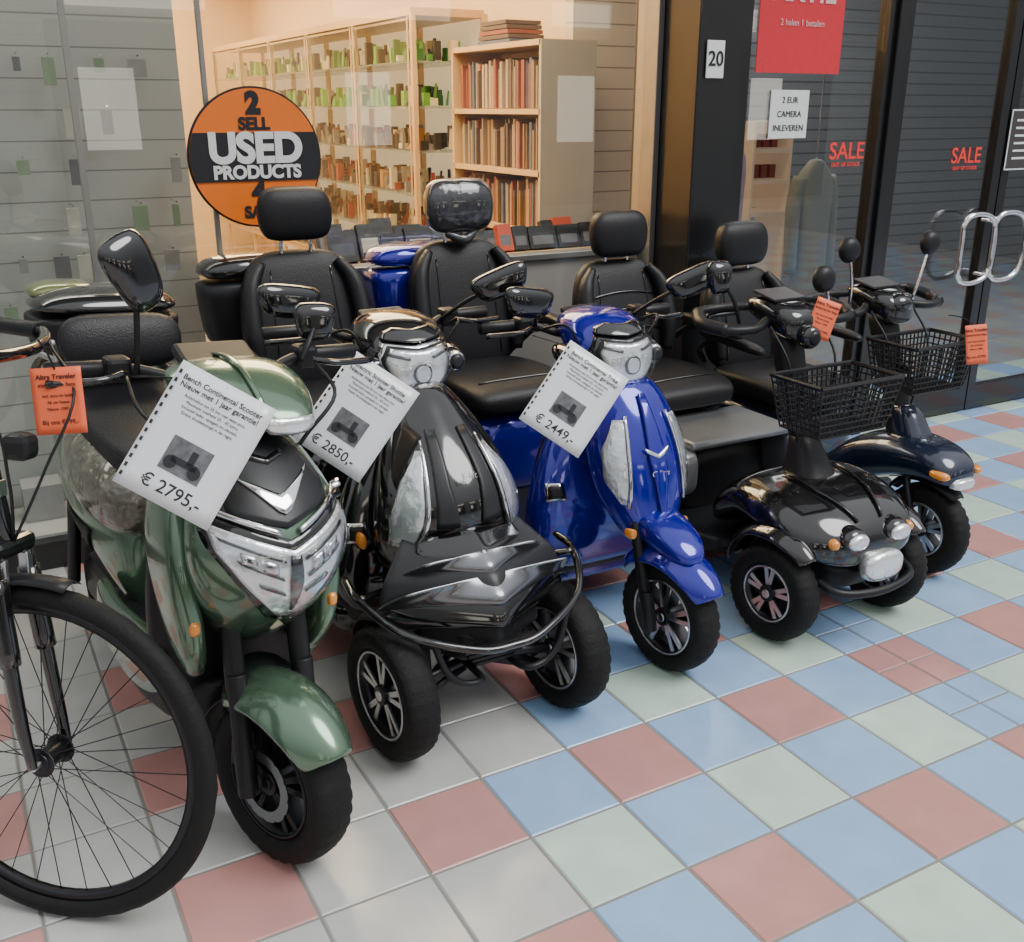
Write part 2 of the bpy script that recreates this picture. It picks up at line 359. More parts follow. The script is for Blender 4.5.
# ------------------------------------------------------------------ shop interior
wallbox('wall_shop_right',2.95,3.05,4.62,10.6,0,2.7,WARM); wallbox('wall_shop_back',.5,3.05,10.5,10.6,0,2.7,WARM)
wallbox('wall_shop_left',.6,.7,WX+.41,10.5,0,2.7,WARM); wallbox('wall_shop_slats',2.86,3.9,4.55,4.62,0,2.7,SLW)
wallbox('ceiling',-3,3.9,WX+.1,10.6,2.7,2.8,mk('ceiling_white',(.7,.65,.58),rough=.8))
WOO=mk('light_wood',(.62,.42,.22),rough=.5,noise=.15,nscale=5); WPN=mk('cream_panel',(.46,.41,.34),rough=.4)
def bookcase():
    o=E('bookcase',(2.53,4.3,0)); mm=MB()
    L=.92;D=.3
    mm.box((D/2,0,.9),(D,.02,1.8),1); mm.box((D/2,L,.9),(D,.02,1.8))
    for z in(.05,.35,.65,.93,1.21,1.49,1.79): mm.box((D/2,L/2,z),(D,L,.025))
    mm.box((D,L/2,.9),(.012,L,1.8)); mm.obj('carcass',[WOO,WPN],o)
    mb=MB(); 
    for z in(.36,.66,.945,1.225,1.505):
        y=.02
        while y<L-.03:
            w=random.uniform(.010,.026); h=random.uniform(.17,.235)
            if random.random()>.05: mb.box((.12+random.uniform(-.01,.02),y+w/2,z+h/2),(.17,w*.92,h),random.randrange(6))
            y+=w
    for k in range(5): mb.box((.15,.55,1.815+.022*k),(.2,.34-.02*k,.018),random.choice((1,2,5)))
    mb.obj('books',[mk('book_%d'%i,c,rough=.6) for i,c in enumerate(((.36,.25,.16),(.26,.08,.05),(.10,.12,.18),(.42,.33,.24),(.28,.17,.08),(.12,.08,.06)))],o)
bookcase()
def cabinet():
    o=E('display_cabinet',(2.42,5.5,0)); L=4.4;D=.45; mm=MB()
    for k in range(6):
        y=L*k/5; mm.box((.012,y,1.0),(.025,.03,2.0)); mm.box((D,y,1.0),(.03,.03,2.0))
    for z in(.03,.5,2.0): mm.box((D/2,L/2,z),(D,L,.04))
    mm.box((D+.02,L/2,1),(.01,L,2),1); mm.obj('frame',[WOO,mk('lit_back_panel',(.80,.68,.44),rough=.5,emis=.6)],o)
    g=MB(); zs=(.53,.80,1.04,1.28,1.52,1.76)
    for z in zs[1:]: g.box((D/2,L/2,z-.012),(D-.04,L-.05,.008))
    g.obj('glass_shelves',mk('shelf_edge_glass',(.35,.42,.36),rough=.1,alpha=.55),o)
    mb=MB()
    for zi,z in enumerate(zs):
        for xr in(.06,.16,.26,.36):
            y=.06
            while y<L-.1:
                w=random.uniform(.02,.06); h=random.uniform(.03,.13)
                c=random.choice((0,2,2,3,4,6,2)) if zi<4 else random.choice((1,2,5,3,2,5,7))
                if random.random()>.25: 
                    if random.random()>.4: mb.box((xr+random.random()*.04,y+w/2,z+h/2),(.04,w*.8,h),c)
                    else: mb.cyl((xr+random.random()*.04,y+w/2,z),(xr+.02,y+w/2,z+h),w*.38,8,c,w*.25)
                y+=w+.012
    mb.obj('products',[mk('product_%d'%i,c,rough=.3) for i,c in enumerate(((.30,.05,.03),(.08,.36,.05),(.035,.035,.04),(.7,.62,.45),(.40,.2,.06),(.17,.42,.08),(.22,.21,.21),(.05,.18,.05)))],o)
    mm=MB()
    for k in range(5):
        y0=L*k/5+.03; y1=L*(k+1)/5-.03
        for yy in(y0,y1): mm.box((-.006,yy,1.25),(.006,.012,1.45))
        for zz in(.54,1.96): mm.box((-.006,(y0+y1)/2,zz),(.006,y1-y0,.012))
    mm.obj('glass_door_rims',CHR,o)
    mm=MB()
    for k in range(5):
        y0=L*k/5+.04; y1=L*(k+1)/5-.04; b0=len(mm.V); mm.V+=[(-.007,y0,.55),(-.007,y1,.55),(-.007,y1,1.95),(-.007,y0,1.95)]; mm.F.append([b0,b0+1,b0+2,b0+3]); mm.M.append(0)
    mm.obj('glass_doors',glassmat('cabinet_glass',(.97,.99,.98),.03),o)
cabinet()
def ledge():
    o=E('window_display_ledge',(0,0,0)); box('shelf',(1.75,WX+.28,.93),(1.75,.42,.03),WOO,o,.003)
    mb=MB()
    for x0,x1,h in((1.27,1.62,.14),(1.72,1.9,.10),(2.0,2.42,.10)):
        for y in (WX+.14,WX+.27):
            x=x0
            while x<x1:
                w=random.uniform(.06,.14)
                rt=Matrix.Rotation(R(-22),3,'X'); hh=h*random.uniform(.7,1.15)
                c=random.choice((0,0,1,0)) if x<1.9 else random.choice((0,0,3,1))
                mb.box((x+w/2,y,.945+hh/2),(w*.93,.03,hh),c,rt); mb.box((x+w/2,y-.017,.945+hh/2-.006),(w*.7,.003,hh*.4),random.choice((1,2,1,4)),rt); x+=w
    mb.obj('small_goods',[mk('goods_%d'%i,c,rough=.3) for i,c in enumerate(((.012,.012,.016),(.04,.05,.08),(.12,.12,.14),(.5,.07,.03),(.4,.36,.3)))],o)
ledge()
# room behind doors
SH1=slatmat('roller_shutter',(.20,.205,.21),.09,.85)
wallbox('wall_entry_back',3.9,11.6,6.4,6.5,0,3,SH1)
wallbox('wall_entry_right',11.6,11.7,3.3,6.5,0,3,DRK); wallbox('ceiling_entry',3.92,11.7,3.45,6.5,2.9,3,DRK); wallbox('wall_entry_left',3.9,3.98,4.62,6.4,0,3,mk('entry_wall',(.16,.15,.15),rough=.6))
c=E('hanging_coat',(4.15,4.15,-.22)); CO=mk('coat_cloth',(.30,.31,.26),rough=.9,bump=.5,bscale=12)
loft('coat_body',[(0,0,.70,.13,.06,90),(0,0,.85,.12,.07,90),(.0,0,1.1,.105,.07,90),(0,0,1.28,.12,.07,90),(0,0,1.38,.125,.05,90),(0,0,1.43,.07,.04,90),(0,0,1.47,.035,.03,90)],CO,c,2)
for sg in(-1,1): tube('sleeve',[(sg*.10,0,1.38),(sg*.135,0,1.22),(sg*.14,-.02,.88)],[.042,.042,.034],CO,c)
cyl('hook',(0,0,1.46),(0,0,3.11),.004,CHR,c)
c=E('hanging_blouse',(3.50,4.1,0)); loft('blouse',[(0,0,.85,.11,.05,90),(0,0,1.1,.10,.06,90),(0,0,1.28,.12,.06,90),(0,0,1.38,.04,.03,90)],mk('blouse_cloth',(.6,.38,.42),rough=.9,bump=.4,bscale=14),c); cyl('hook',(0,0,1.38),(0,0,2.69),.005,CHR,c)
o=E('lit_shelf',(3.98,4.42,0)); mm=MB()
for z in(.0,.95,1.12,1.28,1.42): mm.box((0,0,z+.01),(.26,.24,.02))
for x in(-.13,.13): mm.box((x,0,.72),(.015,.24,1.43))
mm.box((0,.12,1.2),(.26,.01,.45))
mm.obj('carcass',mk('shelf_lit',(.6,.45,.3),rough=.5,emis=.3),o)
mm=MB()
for z in(1.14,1.30):
    for k in range(4): mm.box((-.09+.06*k,0,z+.04),(.04,.06,.07),0)
mm.obj('shelf_goods',bpy.data.materials['product_0'],o)
# opposite side of the arcade (seen in reflections / other views)
wallbox('wall_opposite',-6,14,-6.3,-6.1,0,3.2,slatmat('opposite_shutter',(.50,.50,.47),.12)); 
mm=MB()
for k in range(6): mm.box((-4+3.2*k,-6.08,1.3),(2.0,.04,2.3))
mm.obj('window_6',mk('dark_shop_glass',(.03,.035,.04),rough=.1,coat=1))
mm=MB()
for k in range(6):
    mm.box((-4+3.2*k,-6.05,2.75),(1.6,.06,.3),0); mm.box((-4.4+3.2*k,-6.05,1.5),(.6,.06,.9),0)
mm.obj('opposite_reflection_panels',mk('reflection_glow',(1,.93,.8),emis=3))  # off-camera glowing panels, added to brighten reflections in the shop glass

# ------------------------------------------------------------------ vehicle parts
def mirror(par,base,c,w=.07,h=.045,ang=0,round_=False,roll=0):
    tube('mirror_stalk',[base,((base[0]*.6+c[0]*.4),(base[1]*.6+c[1]*.4)-.01,(base[2]*.5+c[2]*.5)),(c[0],c[1]-.005,c[2])],.006 if not round_ else .005,BLP if not round_ else CHR,par,8)
    g=E('mirror',c,(R(-6),R(roll),R(ang)),par)
    if round_: loft('shell',[(0,-.03,0,w*.4,w*.4,0,2),(0,-.024,0,w*.8,w*.8,0,2),(0,-.005,0,w,w,0,2),(0,.008,0,w*.95,w*.95,0,2)],BLP,g,n=24)
    else: loft('shell',[(0,-.024,0,w*.6,h*.5,0,3,.1),(0,-.016,0,w*.9,h*.85,0,3.3,.15),(0,.0,0,w,h,0,3.5,.2),(0,.010,0,w*.98,h*.97,0,3.5,.2)],BLK,g)
    return g
def seat(par,y,z,top,hz,hw=.215,hcov=None,head=True,arms=True,tuft=False):
    s=E('seat',(0,y,0),(0,0,0),par)
    cu=loft('cushion',[(0,-.25,z-.02,hw*.7,.02,0,3),(0,-.23,z,hw*.93,.045,0,4),(0,-.05,z+.005,hw*1.02,.055,0,4),(0,.15,z,hw,.05,0,4),(0,.22,z,hw*.9,.04,0,4)],LEA,s,2)
    b0=z+.02;H=top-b0
    br=loft('backrest',[(0,.20,b0,hw*.75,.03,90,3),(0,.215,b0+.05,hw*.93,.045,90,3.2),(0,.235,b0+H*.35,hw*1.02,.05,90,3.2),(0,.27,b0+H*.7,hw*.98,.045,90,3.2),(0,.295,b0+H*.93,hw*.78,.035,90,3),(0,.30,top,hw*.5,.015,90,3)],LEA,s,2)
    for sg in(-1,1):
        tube('side_bolster',[(sg*hw*.82,.165,b0+.05),(sg*hw*.88,.18,b0+H*.4),(sg*hw*.82,.225,b0+H*.75),(sg*hw*.6,.255,b0+H*.93)],[.02,.032,.03,.015],LEA,s,12)
        drape('seam',br,[(b0+H*.1,sg*.115,sg*.119),(b0+H*.88,sg*.10,sg*.104)],BLK,s,off=.002,nu=1,nr=10,thick=.004)
    if tuft:
        for k in(.22,.38,.54,.70): drape('tuft_seam',br,[(b0+H*k,-.15,.15),(b0+H*k+.006,-.15,.15)],BLK,s,off=.003,nu=12,nr=1,curve=-.8)
    drape('cushion_seam',cu,[(-.16,-.15,.15),(-.155,-.15,.15)],BLK,s,axis='z',off=.002,nu=10,nr=1)
    if head:
        cv=hcov or LEA; e=.008 if hcov else 0
        loft('headrest',[(0,.27,hz-.085-e,.085+e,.02,90,3),(0,.27,hz-.065,.118+e,.04+e,90,3),(0,.275,hz,.128+e,.05+e,90,3),(0,.28,hz+.06,.118+e,.045+e,90,3),(0,.285,hz+.085+e,.085+e,.025,90,3)],cv,s,2)
        if hcov: tube('bag_gather',[(-.06,.26,hz-.09),(0,.24,hz-.115),(.06,.26,hz-.09)],[.012,.02,.012],cv,s)
        for sg in(-1,1): cyl('headrest_post',(sg*.05,.29,top-.05),(sg*.05,.285,hz-.05),.007,CHR,s)
    if arms:
        for sg in(-1,1):
            loft('armrest',[(sg*(hw+.045),-.16,z+.17,.015,.01,0),(sg*(hw+.045),-.13,z+.175,.028,.02,0,3),(sg*(hw+.045),.12,z+.19,.028,.02,0,3),(sg*(hw+.045),.2,z+.19,.015,.015,0)],LEA,s)
            tube('armrest_bracket',[(sg*(hw+.045),.1,z+.18),(sg*(hw+.04),.2,z+.12),(sg*(hw-.02),.24,z+.05)],.012,BLP,s)
    box('seat_base_plate',(0,0,z-.06),(hw*1.6,.34,.03),BLP,s,.008)
    return s
def bars(par,y,z,half=.30,rise=.03,back=.05,grip=BLP):
    tube('handlebar',[(-half,y+back,z+rise),(-half*.55,y+back*.6,z+rise),(-.08,y,z),(.08,y,z),(half*.55,y+back*.6,z+rise),(half,y+back,z+rise)],.011,BLP,par)
    for sg in(-1,1):
        cyl('grip',(sg*(half-.11),y+back*.85,z+rise),(sg*half,y+back,z+rise),.018,grip,par)
        box('switch_pod',(sg*(half-.13),y+back*.7,z+rise),(.05,.05,.05),BLP,par,.01)
        tube('brake_lever',[(sg*(half-.13),y+back*.4-.03,z+rise),(sg*(half-.08),y-.03,z+rise-.005),(sg*(half+.01),y+back-.06,z+rise-.012)],[.008,.007,.009],BLK,par,8)
def road_scooter(name,loc,paint,four,hy,hz,seatcov=None):
    o=E(name,loc)
    rw=.170
    if four:
        wheel(o,'front_wheel_left',(-.245,0,rw),rw,.088,.112,5,steer=7); wheel(o,'front_wheel_right',(.232,0,rw),rw,.088,.112,5,steer=7)
        for sg in(-1,1):
            cyl('axle',(0,.03,rw+.02),(sg*.2,0,rw),.014,DAL,o); cyl('damper',(sg*.15,.02,rw+.02),(sg*.12,.12,.40),.018,BLP,o)
            tube('control_arm',[(sg*.04,.02,.17),(sg*.18,.0,.12)],.010,DAL,o,smooth=False); tube('control_arm',[(sg*.04,.1,.17),(sg*.18,.02,.12)],.010,DAL,o,smooth=False)
    else:
        wheel(o,'front_wheel',(0,0,.163),.163,.085,.110,5,steer=8,face=SIL)
        for sg in(-1,1):
            cyl('fork_leg',(sg*.07,.01,.17),(sg*.065,.1,.45),.017,BLP,o); cyl('fork_lower',(sg*.07,-.005,.13),(sg*.07,.02,.24),.020,BLP,o)
    wheel(o,'rear_wheel_left',(-.25,1.2,rw),rw,.10,.10,5); wheel(o,'rear_wheel_right',(.25,1.2,rw),rw,.10,.10,5)
    if four:
        ap=loft('front_apron',[(0,.30,.34,.14,.08,90,2.6),(0,.22,.44,.19,.13,90,2.2),(0,.18,.54,.20,.155,90,1.9),(0,.215,.66,.172,.14,90,1.85),(0,.30,.77,.110,.085,90,2.0),(0,.34,.84,.06,.05,90,2.4)],paint,o,2)
        for sg in(-1,1):
            rws=[(.71,sg*.080,sg*.092),(.64,sg*.102,sg*.148),(.56,sg*.115,sg*.178),(.49,sg*.138,sg*.180)]
            drape('side_lamp',ap,rws,LEN,o,off=.008)
            drape('side_lamp_cover',ap,rws,CLR,o,off=.018,thick=.002)
            drape('lamp_bezel',ap,[(.73,sg*.072,sg*.078),(.64,sg*.090,sg*.099),(.55,sg*.104,sg*.114),(.47,sg*.130,sg*.142)],CHR,o,off=.010,nu=2)
            drape('fairing_panel',ap,[(.75,sg*.030,sg*.055),(.64,sg*.040,sg*.078),(.54,sg*.030,sg*.088)],MAT,o,off=.004,nu=5)
        text('badge','E-lift',(.0,.055,.665),.022,CHR,o,rot=(R(70),0,0))
        def layer(yb,zb,wb,yf,zf,wf,sweep,drop,edge):
            def f(s,t):
                a=abs(s); w=wb+(wf-wb)*t; y=yb+(yf+sweep*a-yb)*t; z=zb+(zf-zb)*t-drop*a*a*(.4+.6*t)
                if t>.85: z-=edge*((t-.85)/.15); y+=.006*((t-.85)/.15)
                return (w*s,y,z)
            return f
        gridsurf('bonnet_top',layer(.12,.560,.10,-.05,.478,.165,.11,.02,.025),BLK,o,solid=.012)
        gridsurf('bonnet_trim',layer(-.01,.495,.15,-.066,.462,.205,.125,.02,.014),GUN,o,nv=8,solid=.010)
        gridsurf('bonnet_mid',layer(.12,.53,.15,-.110,.432,.255,.15,.02,.035),MAT,o,solid=.012)
        gridsurf('bonnet_trim',layer(-.05,.450,.22,-.122,.405,.268,.155,.02,.012),GUN,o,nv=8,solid=.008)
        gridsurf('bonnet_lower',layer(.10,.47,.16,-.130,.385,.262,.16,.02,.05),BLK,o,solid=.012)
        gridsurf('chin',layer(.08,.40,.14,-.110,.330,.17,.12,.02,.06),BLP,o,solid=.012)
        g=MB()
        for k in range(4): g.box((0,-.100+.012*k,.285-.02*k),(.20-.03*k,.02,.010))
        g.obj('lower_grille',BLP,o,bevel=.002)
        tube('bumper_bar',[(-.300,.14,.42),(-.300,.05,.405),(-.235,-.075,.355),(-.09,-.150,.315),(0,-.160,.308),(.09,-.150,.315),(.235,-.075,.355),(.300,.05,.405),(.300,.14,.42)],.010,BLK,o)
        for sg in(-1,1):
            tube('bumper_hoop',[(sg*.18,-.11,.335),(sg*.155,-.12,.26),(sg*.115,-.125,.22),(sg*.06,-.115,.21),(sg*.05,.0,.2)],.009,BLP,o)
            fender('wheel_arch',o,(sg*.238,.01,rw),rw+.03,.046,-80,0,BLP,drop=.02)
            tube('bumper_stay',[(sg*.300,.05,.405),(sg*.2,.12,.38)],.009,BLK,o)
        loft('underbody',[(0,-.07,.27,.10,.05,0,4),(0,.1,.27,.13,.08,0,4),(0,.3,.3,.15,.09,0,4),(0,.42,.28,.15,.07,0,4)],BLP,o)
    else:
        ap=loft('front_apron',[(0,.10,.33,.05,.04,90,2.6),(0,.13,.39,.09,.08,90,2.4),(0,.175,.50,.14,.11,90,2.1),(0,.20,.60,.155,.11,90,2.0),(0,.235,.70,.135,.09,90,2.1),(0,.27,.79,.09,.06,90,2.4)],paint,o,2)
        for sg in(-1,1):
            rws=[(.70,sg*.075,sg*.10),(.62,sg*.088,sg*.138),(.54,sg*.092,sg*.138),(.48,sg*.098,sg*.108)]
            drape('side_lamp',ap,rws,LEN,o,off=.008); drape('side_lamp_cover',ap,rws,CLR,o,off=.018,thick=.002)
            drape('lamp_bezel',ap,[(.71,sg*.065,sg*.073),(.62,sg*.078,sg*.086),(.47,sg*.088,sg*.096)],CHR,o,off=.01,nu=2)
        drape('apron_crease',ap,[(.76,-.010,.010),(.60,-.028,.028),(.42,-.004,.004)],paint,o,off=.010,nu=5)
        drape('apron_wing',ap,[(.61,-.04,.04),(.60,-.035,.035)],CHR,o,off=.014,vee=.5,nr=2,nu=14)
        text('badge','C-line',(.0,.072,.56),.024,CHR,o)
        fender('front_fender',o,(0,0,.165),.212,.078,-55,56,paint,drop=.045,steer=8,taper=.35)
        loft('fender_crown',[(0,-.10,.365,.03,.015,0),(0,-.05,.385,.065,.04,0),(0,.06,.41,.075,.05,0),(0,.14,.42,.06,.05,0)],paint,o,2)
        for sg in(-1,1): loft('reflector',[(sg*.085,.06,.40,.006,.014,0,2),(sg*.095,.065,.40,.008,.016,0,2),(sg*.10,.09,.40,.006,.014,0,2)],AMB,o)
        loft('steering_cover',[(0,.06,.36,.07,.06,90),(0,.12,.46,.08,.07,90)],BLP,o)
    ls=loft('leg_shield',[(0,.36,.20,.21,.06,90,3.2),(0,.34,.30,.27,.08,90,3.2),(0,.33,.44,.275,.075,90,3),(0,.34,.56,.23,.06,90,2.8),(0,.36,.66,.17,.05,90,2.6),(0,.38,.74,.12,.03,90,2.6)],paint,o,2)
    for sg in(-1,1): drape('shield_vent',ls,[(.50,sg*.19,sg*.235),(.45,sg*.18,sg*.24)],CHR,o,off=.006,nr=3,nu=4); drape('shield_vent_insert',ls,[(.493,sg*.196,sg*.23),(.457,sg*.187,sg*.233)],BLP,o,off=.009,nr=3,nu=4)
    if four:
        for sg in(-1,1): loft('indicator',[(sg*.205,.245,.46,.006,.018,0,2),(sg*.21,.25,.46,.012,.024,0,2),(sg*.21,.30,.46,.01,.02,0,2)],AMB,o)
    loft('inner_leg_panel',[(0,.42,.24,.22,.03,90,3.5),(0,.42,.45,.22,.04,90,3.5),(0,.42,.62,.16,.04,90,3.5),(0,.40,.76,.09,.03,90,3.5)],BLP,o)
    cyl('steering_column',(0,.28,.70),(0,hy+.14,hz),.045,BLP,o)
    hd=loft('head_cowl',[(0,hy-.03,hz-.035,.05,.04,0,2.4),(0,hy-.015,hz-.02,.085,.068,0,2.4),(0,hy+.04,hz+.005,.118,.088,0,2.4),(0,hy+.11,hz+.035,.13,.08,0,2.4),(0,hy+.20,hz+.06,.105,.05,0,2.4),(0,hy+.26,hz+.06,.06,.02,0,2.4)],paint if not four else BLK,o,2)
    drape('headlight_bezel',hd,[(hz+.048,-.084,.084),(hz+.0,-.106,.106),(hz-.05,-.087,.087),(hz-.092,-.040,.040)],BLK if not four else CHR,o,off=.004,nu=14,vee=.12)
    hr=[(hz+.038,-.076,.076),(hz+.0,-.096,.096),(hz-.045,-.078,.078),(hz-.083,-.034,.034)]
    drape('headlight_housing',hd,hr,MAT,o,off=.009,nu=14,vee=.12)
    drape('headlight',hd,[(hz+.032,-.070,.070),(hz+.0,-.088,.088),(hz-.04,-.072,.072),(hz-.077,-.030,.030)],LEN,o,off=.013,nu=14,vee=.12)
    bulb(hd,0,hz-.024,.026,o,.017)
    for sg in(-1,1): drape('lamp_blade',hd,[(hz+.012,sg*.030,sg*.082),(hz+.004,sg*.032,sg*.080)],BLK,o,off=.018,vee=.25,nr=1,nu=8)
    drape('headlight_cover',hd,hr,CLR,o,off=.030,nu=14,thick=.002,vee=.12)
    drape('headlight_brow',hd,[(hz+.08,-.05,.05),(hz+.066,-.08,.08),(hz+.052,-.088,.088)],BLK,o,off=.012,nu=14,vee=.1)
    for sg in(-1,1):
        loft('indicator_pod',[(sg*.125,hy+.03,hz-.02,.02,.02,0,2),(sg*.13,hy+.04,hz-.02,.034,.034,0,2),(sg*.135,hy+.09,hz-.01,.038,.033,0,2),(sg*.13,hy+.15,hz,.02,.02,0,2)],BLK,o)
        loft('indicator_ring',[(sg*.128,hy+.020,hz-.02,.028,.028,0,2),(sg*.13,hy+.034,hz-.02,.032,.032,0,2)],CHR,o)
        loft('indicator_lens',[(sg*.128,hy+.008,hz-.02,.012,.012,0,2),(sg*.128,hy+.014,hz-.02,.022,.022,0,2),(sg*.13,hy+.03,hz-.02,.023,.023,0,2)],MAT,o)
    box('dashboard',(0,hy+.2,hz+.075),(.13,.09,.02),MAT,o,.008,Matrix.Rotation(R(25),3,'X')); box('dashboard_label',(0,hy+.17,hz+.096),(.05,.03,.004),WHI,o,0,Matrix.Rotation(R(5),3,'X'))
    by=hy+.18; bz=hz+.03
    bars(o,by,bz,.33,.03,.06)
    mx=.30 if four else .265
    mirror(o,(-.17,by+.02,bz+.03),(-mx,hy+.07,hz+(.17 if four else .155)),.084,.044,12,roll=10); mirror(o,(.17,by+.02,bz+.03),(.29,hy+.07,hz+.17),.080,.042,-20,roll=-22)
    for sg in(-1,1): tube('cable',[(sg*.18,by,bz+.02),(sg*.15,hy+.05,hz+.08),(sg*.08,hy+.08,hz-.06),(sg*.06,.32,.72)],.004,BLP,o,6)
    loft('floor_deck',[(0,.32,.22,.20,.04,0,5),(0,.36,.22,.25,.045,0,5),(0,.8,.22,.25,.045,0,5),(0,.9,.24,.2,.05,0,5)],MAT,o)
    loft('side_skirt',[(0,.34,.19,.24,.05,0,4),(0,.4,.19,.27,.055,0,4),(0,.85,.19,.27,.055,0,4),(0,.95,.2,.24,.05,0,4)],paint,o)
    loft('rear_body',[(0,.80,.40,.15,.12,0,3),(0,.86,.40,.19,.16,0,3),(0,1.0,.42,.23,.15,0,3),(0,1.25,.46,.25,.12,0,3),(0,1.42,.48,.2,.09,0,3),(0,1.48,.48,.12,.05,0,3)],paint,o,2)
    for sg in(-1,1): fender('rear_fender',o,(sg*.25,1.2,rw),rw+.05,.065,-80,80,paint,drop=.03)
    cyl('seat_post',(0,1.0,.42),(0,1.0,.56),.04,BLP,o)
    seat(o,1.03,.60,1.06,1.18,hcov=seatcov)
    bx=-.075
    loft('rear_box',[(bx,1.44,.74,.20,.09,90,4),(bx,1.44,.78,.225,.10,90,4),(bx,1.44,.94,.235,.105,90,4),(bx,1.44,.965,.24,.108,90,4)],paint if not four else BLP,o)
    loft('rear_box_lid',[(bx,1.44,.97,.24,.108,90,4),(bx,1.44,1.01,.23,.10,90,4),(bx,1.44,1.045,.19,.08,90,3)],paint if not four else BLK,o)
    box('rear_rack',(0,1.42,.71),(.2,.22,.02),DAL,o,.005); cyl('rack_post',(0,1.38,.5),(0,1.42,.71),.02,DAL,o)
    return o
road_scooter('four_wheel_scooter',(1.03,2.015,0),BLK,True,.36,.885)
road_scooter('three_wheel_scooter',(1.628,2.022,0),BLU,False,.27,.855,seatcov=PLG)

# ------------------------------------------------------------------ basket
def basket(par,c,w=.36,d=.22,h=.16):
    b=E('basket',c,(0,0,0),par); m=MB(); r=.0028
    def pt(s,t,z):
        k=.80+.20*(z/h); return Vector((s*w/2*k,t*d/2*k,z))
    per=[]; N=16;M=9
    for i in range(N+1): per.append((-1+2*i/N,-1))
    for i in range(1,M+1): per.append((1,-1+2*i/M))
    for i in range(1,N+1): per.append((1-2*i/N,1))
    for i in range(1,M): per.append((-1,1-2*i/M))
    L=len(per)
    for i,(s,t) in enumerate(per): m.cyl(pt(s,t,0),pt(s,t,h),r,5)
    for z,rad in((0,.003),(h*.12,r),(h*.24,r),(h*.36,r),(h*.48,r),(h*.6,r),(h*.72,r),(h*.86,r),(h,.007)):
        for i in range(L): m.cyl(pt(*per[i],z),pt(*per[(i+1)%L],z),rad,5)
    for i in range(N+1): s=-1+2*i/N; m.cyl(pt(s,-1,0),pt(s,1,0),r,5)
    for i in range(M+1): t=-1+2*i/M; m.cyl(pt(-1,t,0),pt(1,t,0),r,5)
    m.obj('wire_mesh',BLP,b)
    return b
def mobility_scooter(name,loc,four):
    o=E(name,loc); rw=.15
    if four:
        wheel(o,'front_wheel_left',(-.235,0,rw),rw,.085,.088,5,steer=6); wheel(o,'front_wheel_right',(.215,0,rw),rw,.085,.088,5,steer=6)
        cyl('front_axle',(-.2,0,rw),(.2,0,rw),.015,DAL,o)
        hd=loft('front_hood',[(0,-.155,.285,.10,.03,0,3),(0,-.14,.30,.17,.055,0,3),(0,-.09,.33,.22,.07,0,3,-.15),(0,-.02,.36,.25,.07,0,2.8,-.1),(0,.1,.385,.26,.07,0,2.8,-.1),(0,.22,.375,.23,.08,0,2.6),(0,.32,.32,.21,.08,0,2.8),(0,.38,.25,.18,.05,0,3)],BLK,o,2)
        for sg in(-1,1): drape('hood_crease',hd,[(-.12,sg*.045,sg*.052),(.0,sg*.085,sg*.094),(.14,sg*.10,sg*.108)],BLK,o,axis='z',off=.007,nu=2)
        loft('hood_tower',[(0,.12,.39,.10,.10,90),(0,.14,.45,.07,.07,90),(0,.16,.52,.05,.05,90),(0,.18,.56,.04,.04,90)],BLP,o,2)
        for sg in(-1,1):
            loft('headlight_bezel',[(sg*.085,-.165,.335,.044,.030,0,2),(sg*.085,-.14,.34,.048,.034,0,2),(sg*.085,-.08,.35,.035,.025,0,2)],BLK,o)
            loft('headlight',[(sg*.085,-.178,.335,.015,.01,0,2),(sg*.085,-.173,.335,.040,.026,0,2),(sg*.085,-.15,.336,.040,.027,0,2)],LEN,o)
            loft('indicator',[(sg*.15,-.148,.33,.008,.008,0,2),(sg*.15,-.142,.33,.018,.018,0,2),(sg*.15,-.10,.33,.018,.018,0,2)],AMB,o)
            fender('wheel_arch',o,(sg*.225,0.01,rw),rw+.055,.06,-80,45,BLK,drop=.03)
        loft('front_plate_lamp',[(.02,-.19,.245,.06,.035,0,3),(.02,-.18,.245,.078,.048,0,3),(.02,-.13,.245,.078,.048,0,3)],LEN,o)
        tube('front_bumper',[(-.17,-.10,.21),(-.14,-.17,.19),(0,-.195,.18),(.14,-.17,.19),(.17,-.10,.21)],.013,BLP,o)
        loft('underbody',[(0,-.12,.2,.1,.04,0,4),(0,0,.2,.14,.07,0,4),(0,.3,.2,.18,.07,0,4)],BLP,o)
    else:
        rw=.158
        wheel(o,'front_wheel',(0,0,rw),rw,.082,.092,5,steer=4,face=SIL)
        for sg in(-1,1): tube('fork_leg',[(sg*.06,0,rw),(sg*.065,.03,.26),(sg*.05,.07,.36)],.014,DAL,o)
        hd=loft('front_cowl',[(0,-.12,.37,.05,.02,0,2.6),(0,-.105,.38,.08,.045,0,2.6),(0,-.05,.40,.10,.06,0,2.6),(0,.05,.405,.11,.07,0,2.6),(0,.18,.38,.13,.09,0,2.8),(0,.30,.32,.17,.10,0,3),(0,.38,.25,.18,.06,0,3)],NAV,o,2)
        loft('hood_tower',[(0,.10,.44,.07,.08,90),(0,.12,.49,.055,.06,90),(0,.15,.56,.045,.05,90)],NAV,o,2)
        loft('front_lamp',[(0,-.14,.355,.02,.012,0,3),(0,-.135,.355,.055,.02,0,3),(0,-.09,.355,.055,.02,0,3)],LEN,o)
        for sg in(-1,1): loft('indicator',[(sg*.075,-.12,.385,.01,.008,0),(sg*.08,-.11,.385,.02,.014,0),(sg*.085,-.06,.39,.02,.014,0)],AMB,o)
        fender('mudguard',o,(0,0,rw),rw+.035,.05,-60,40,BLP,drop=.02)
    bz=.885 if four else .865
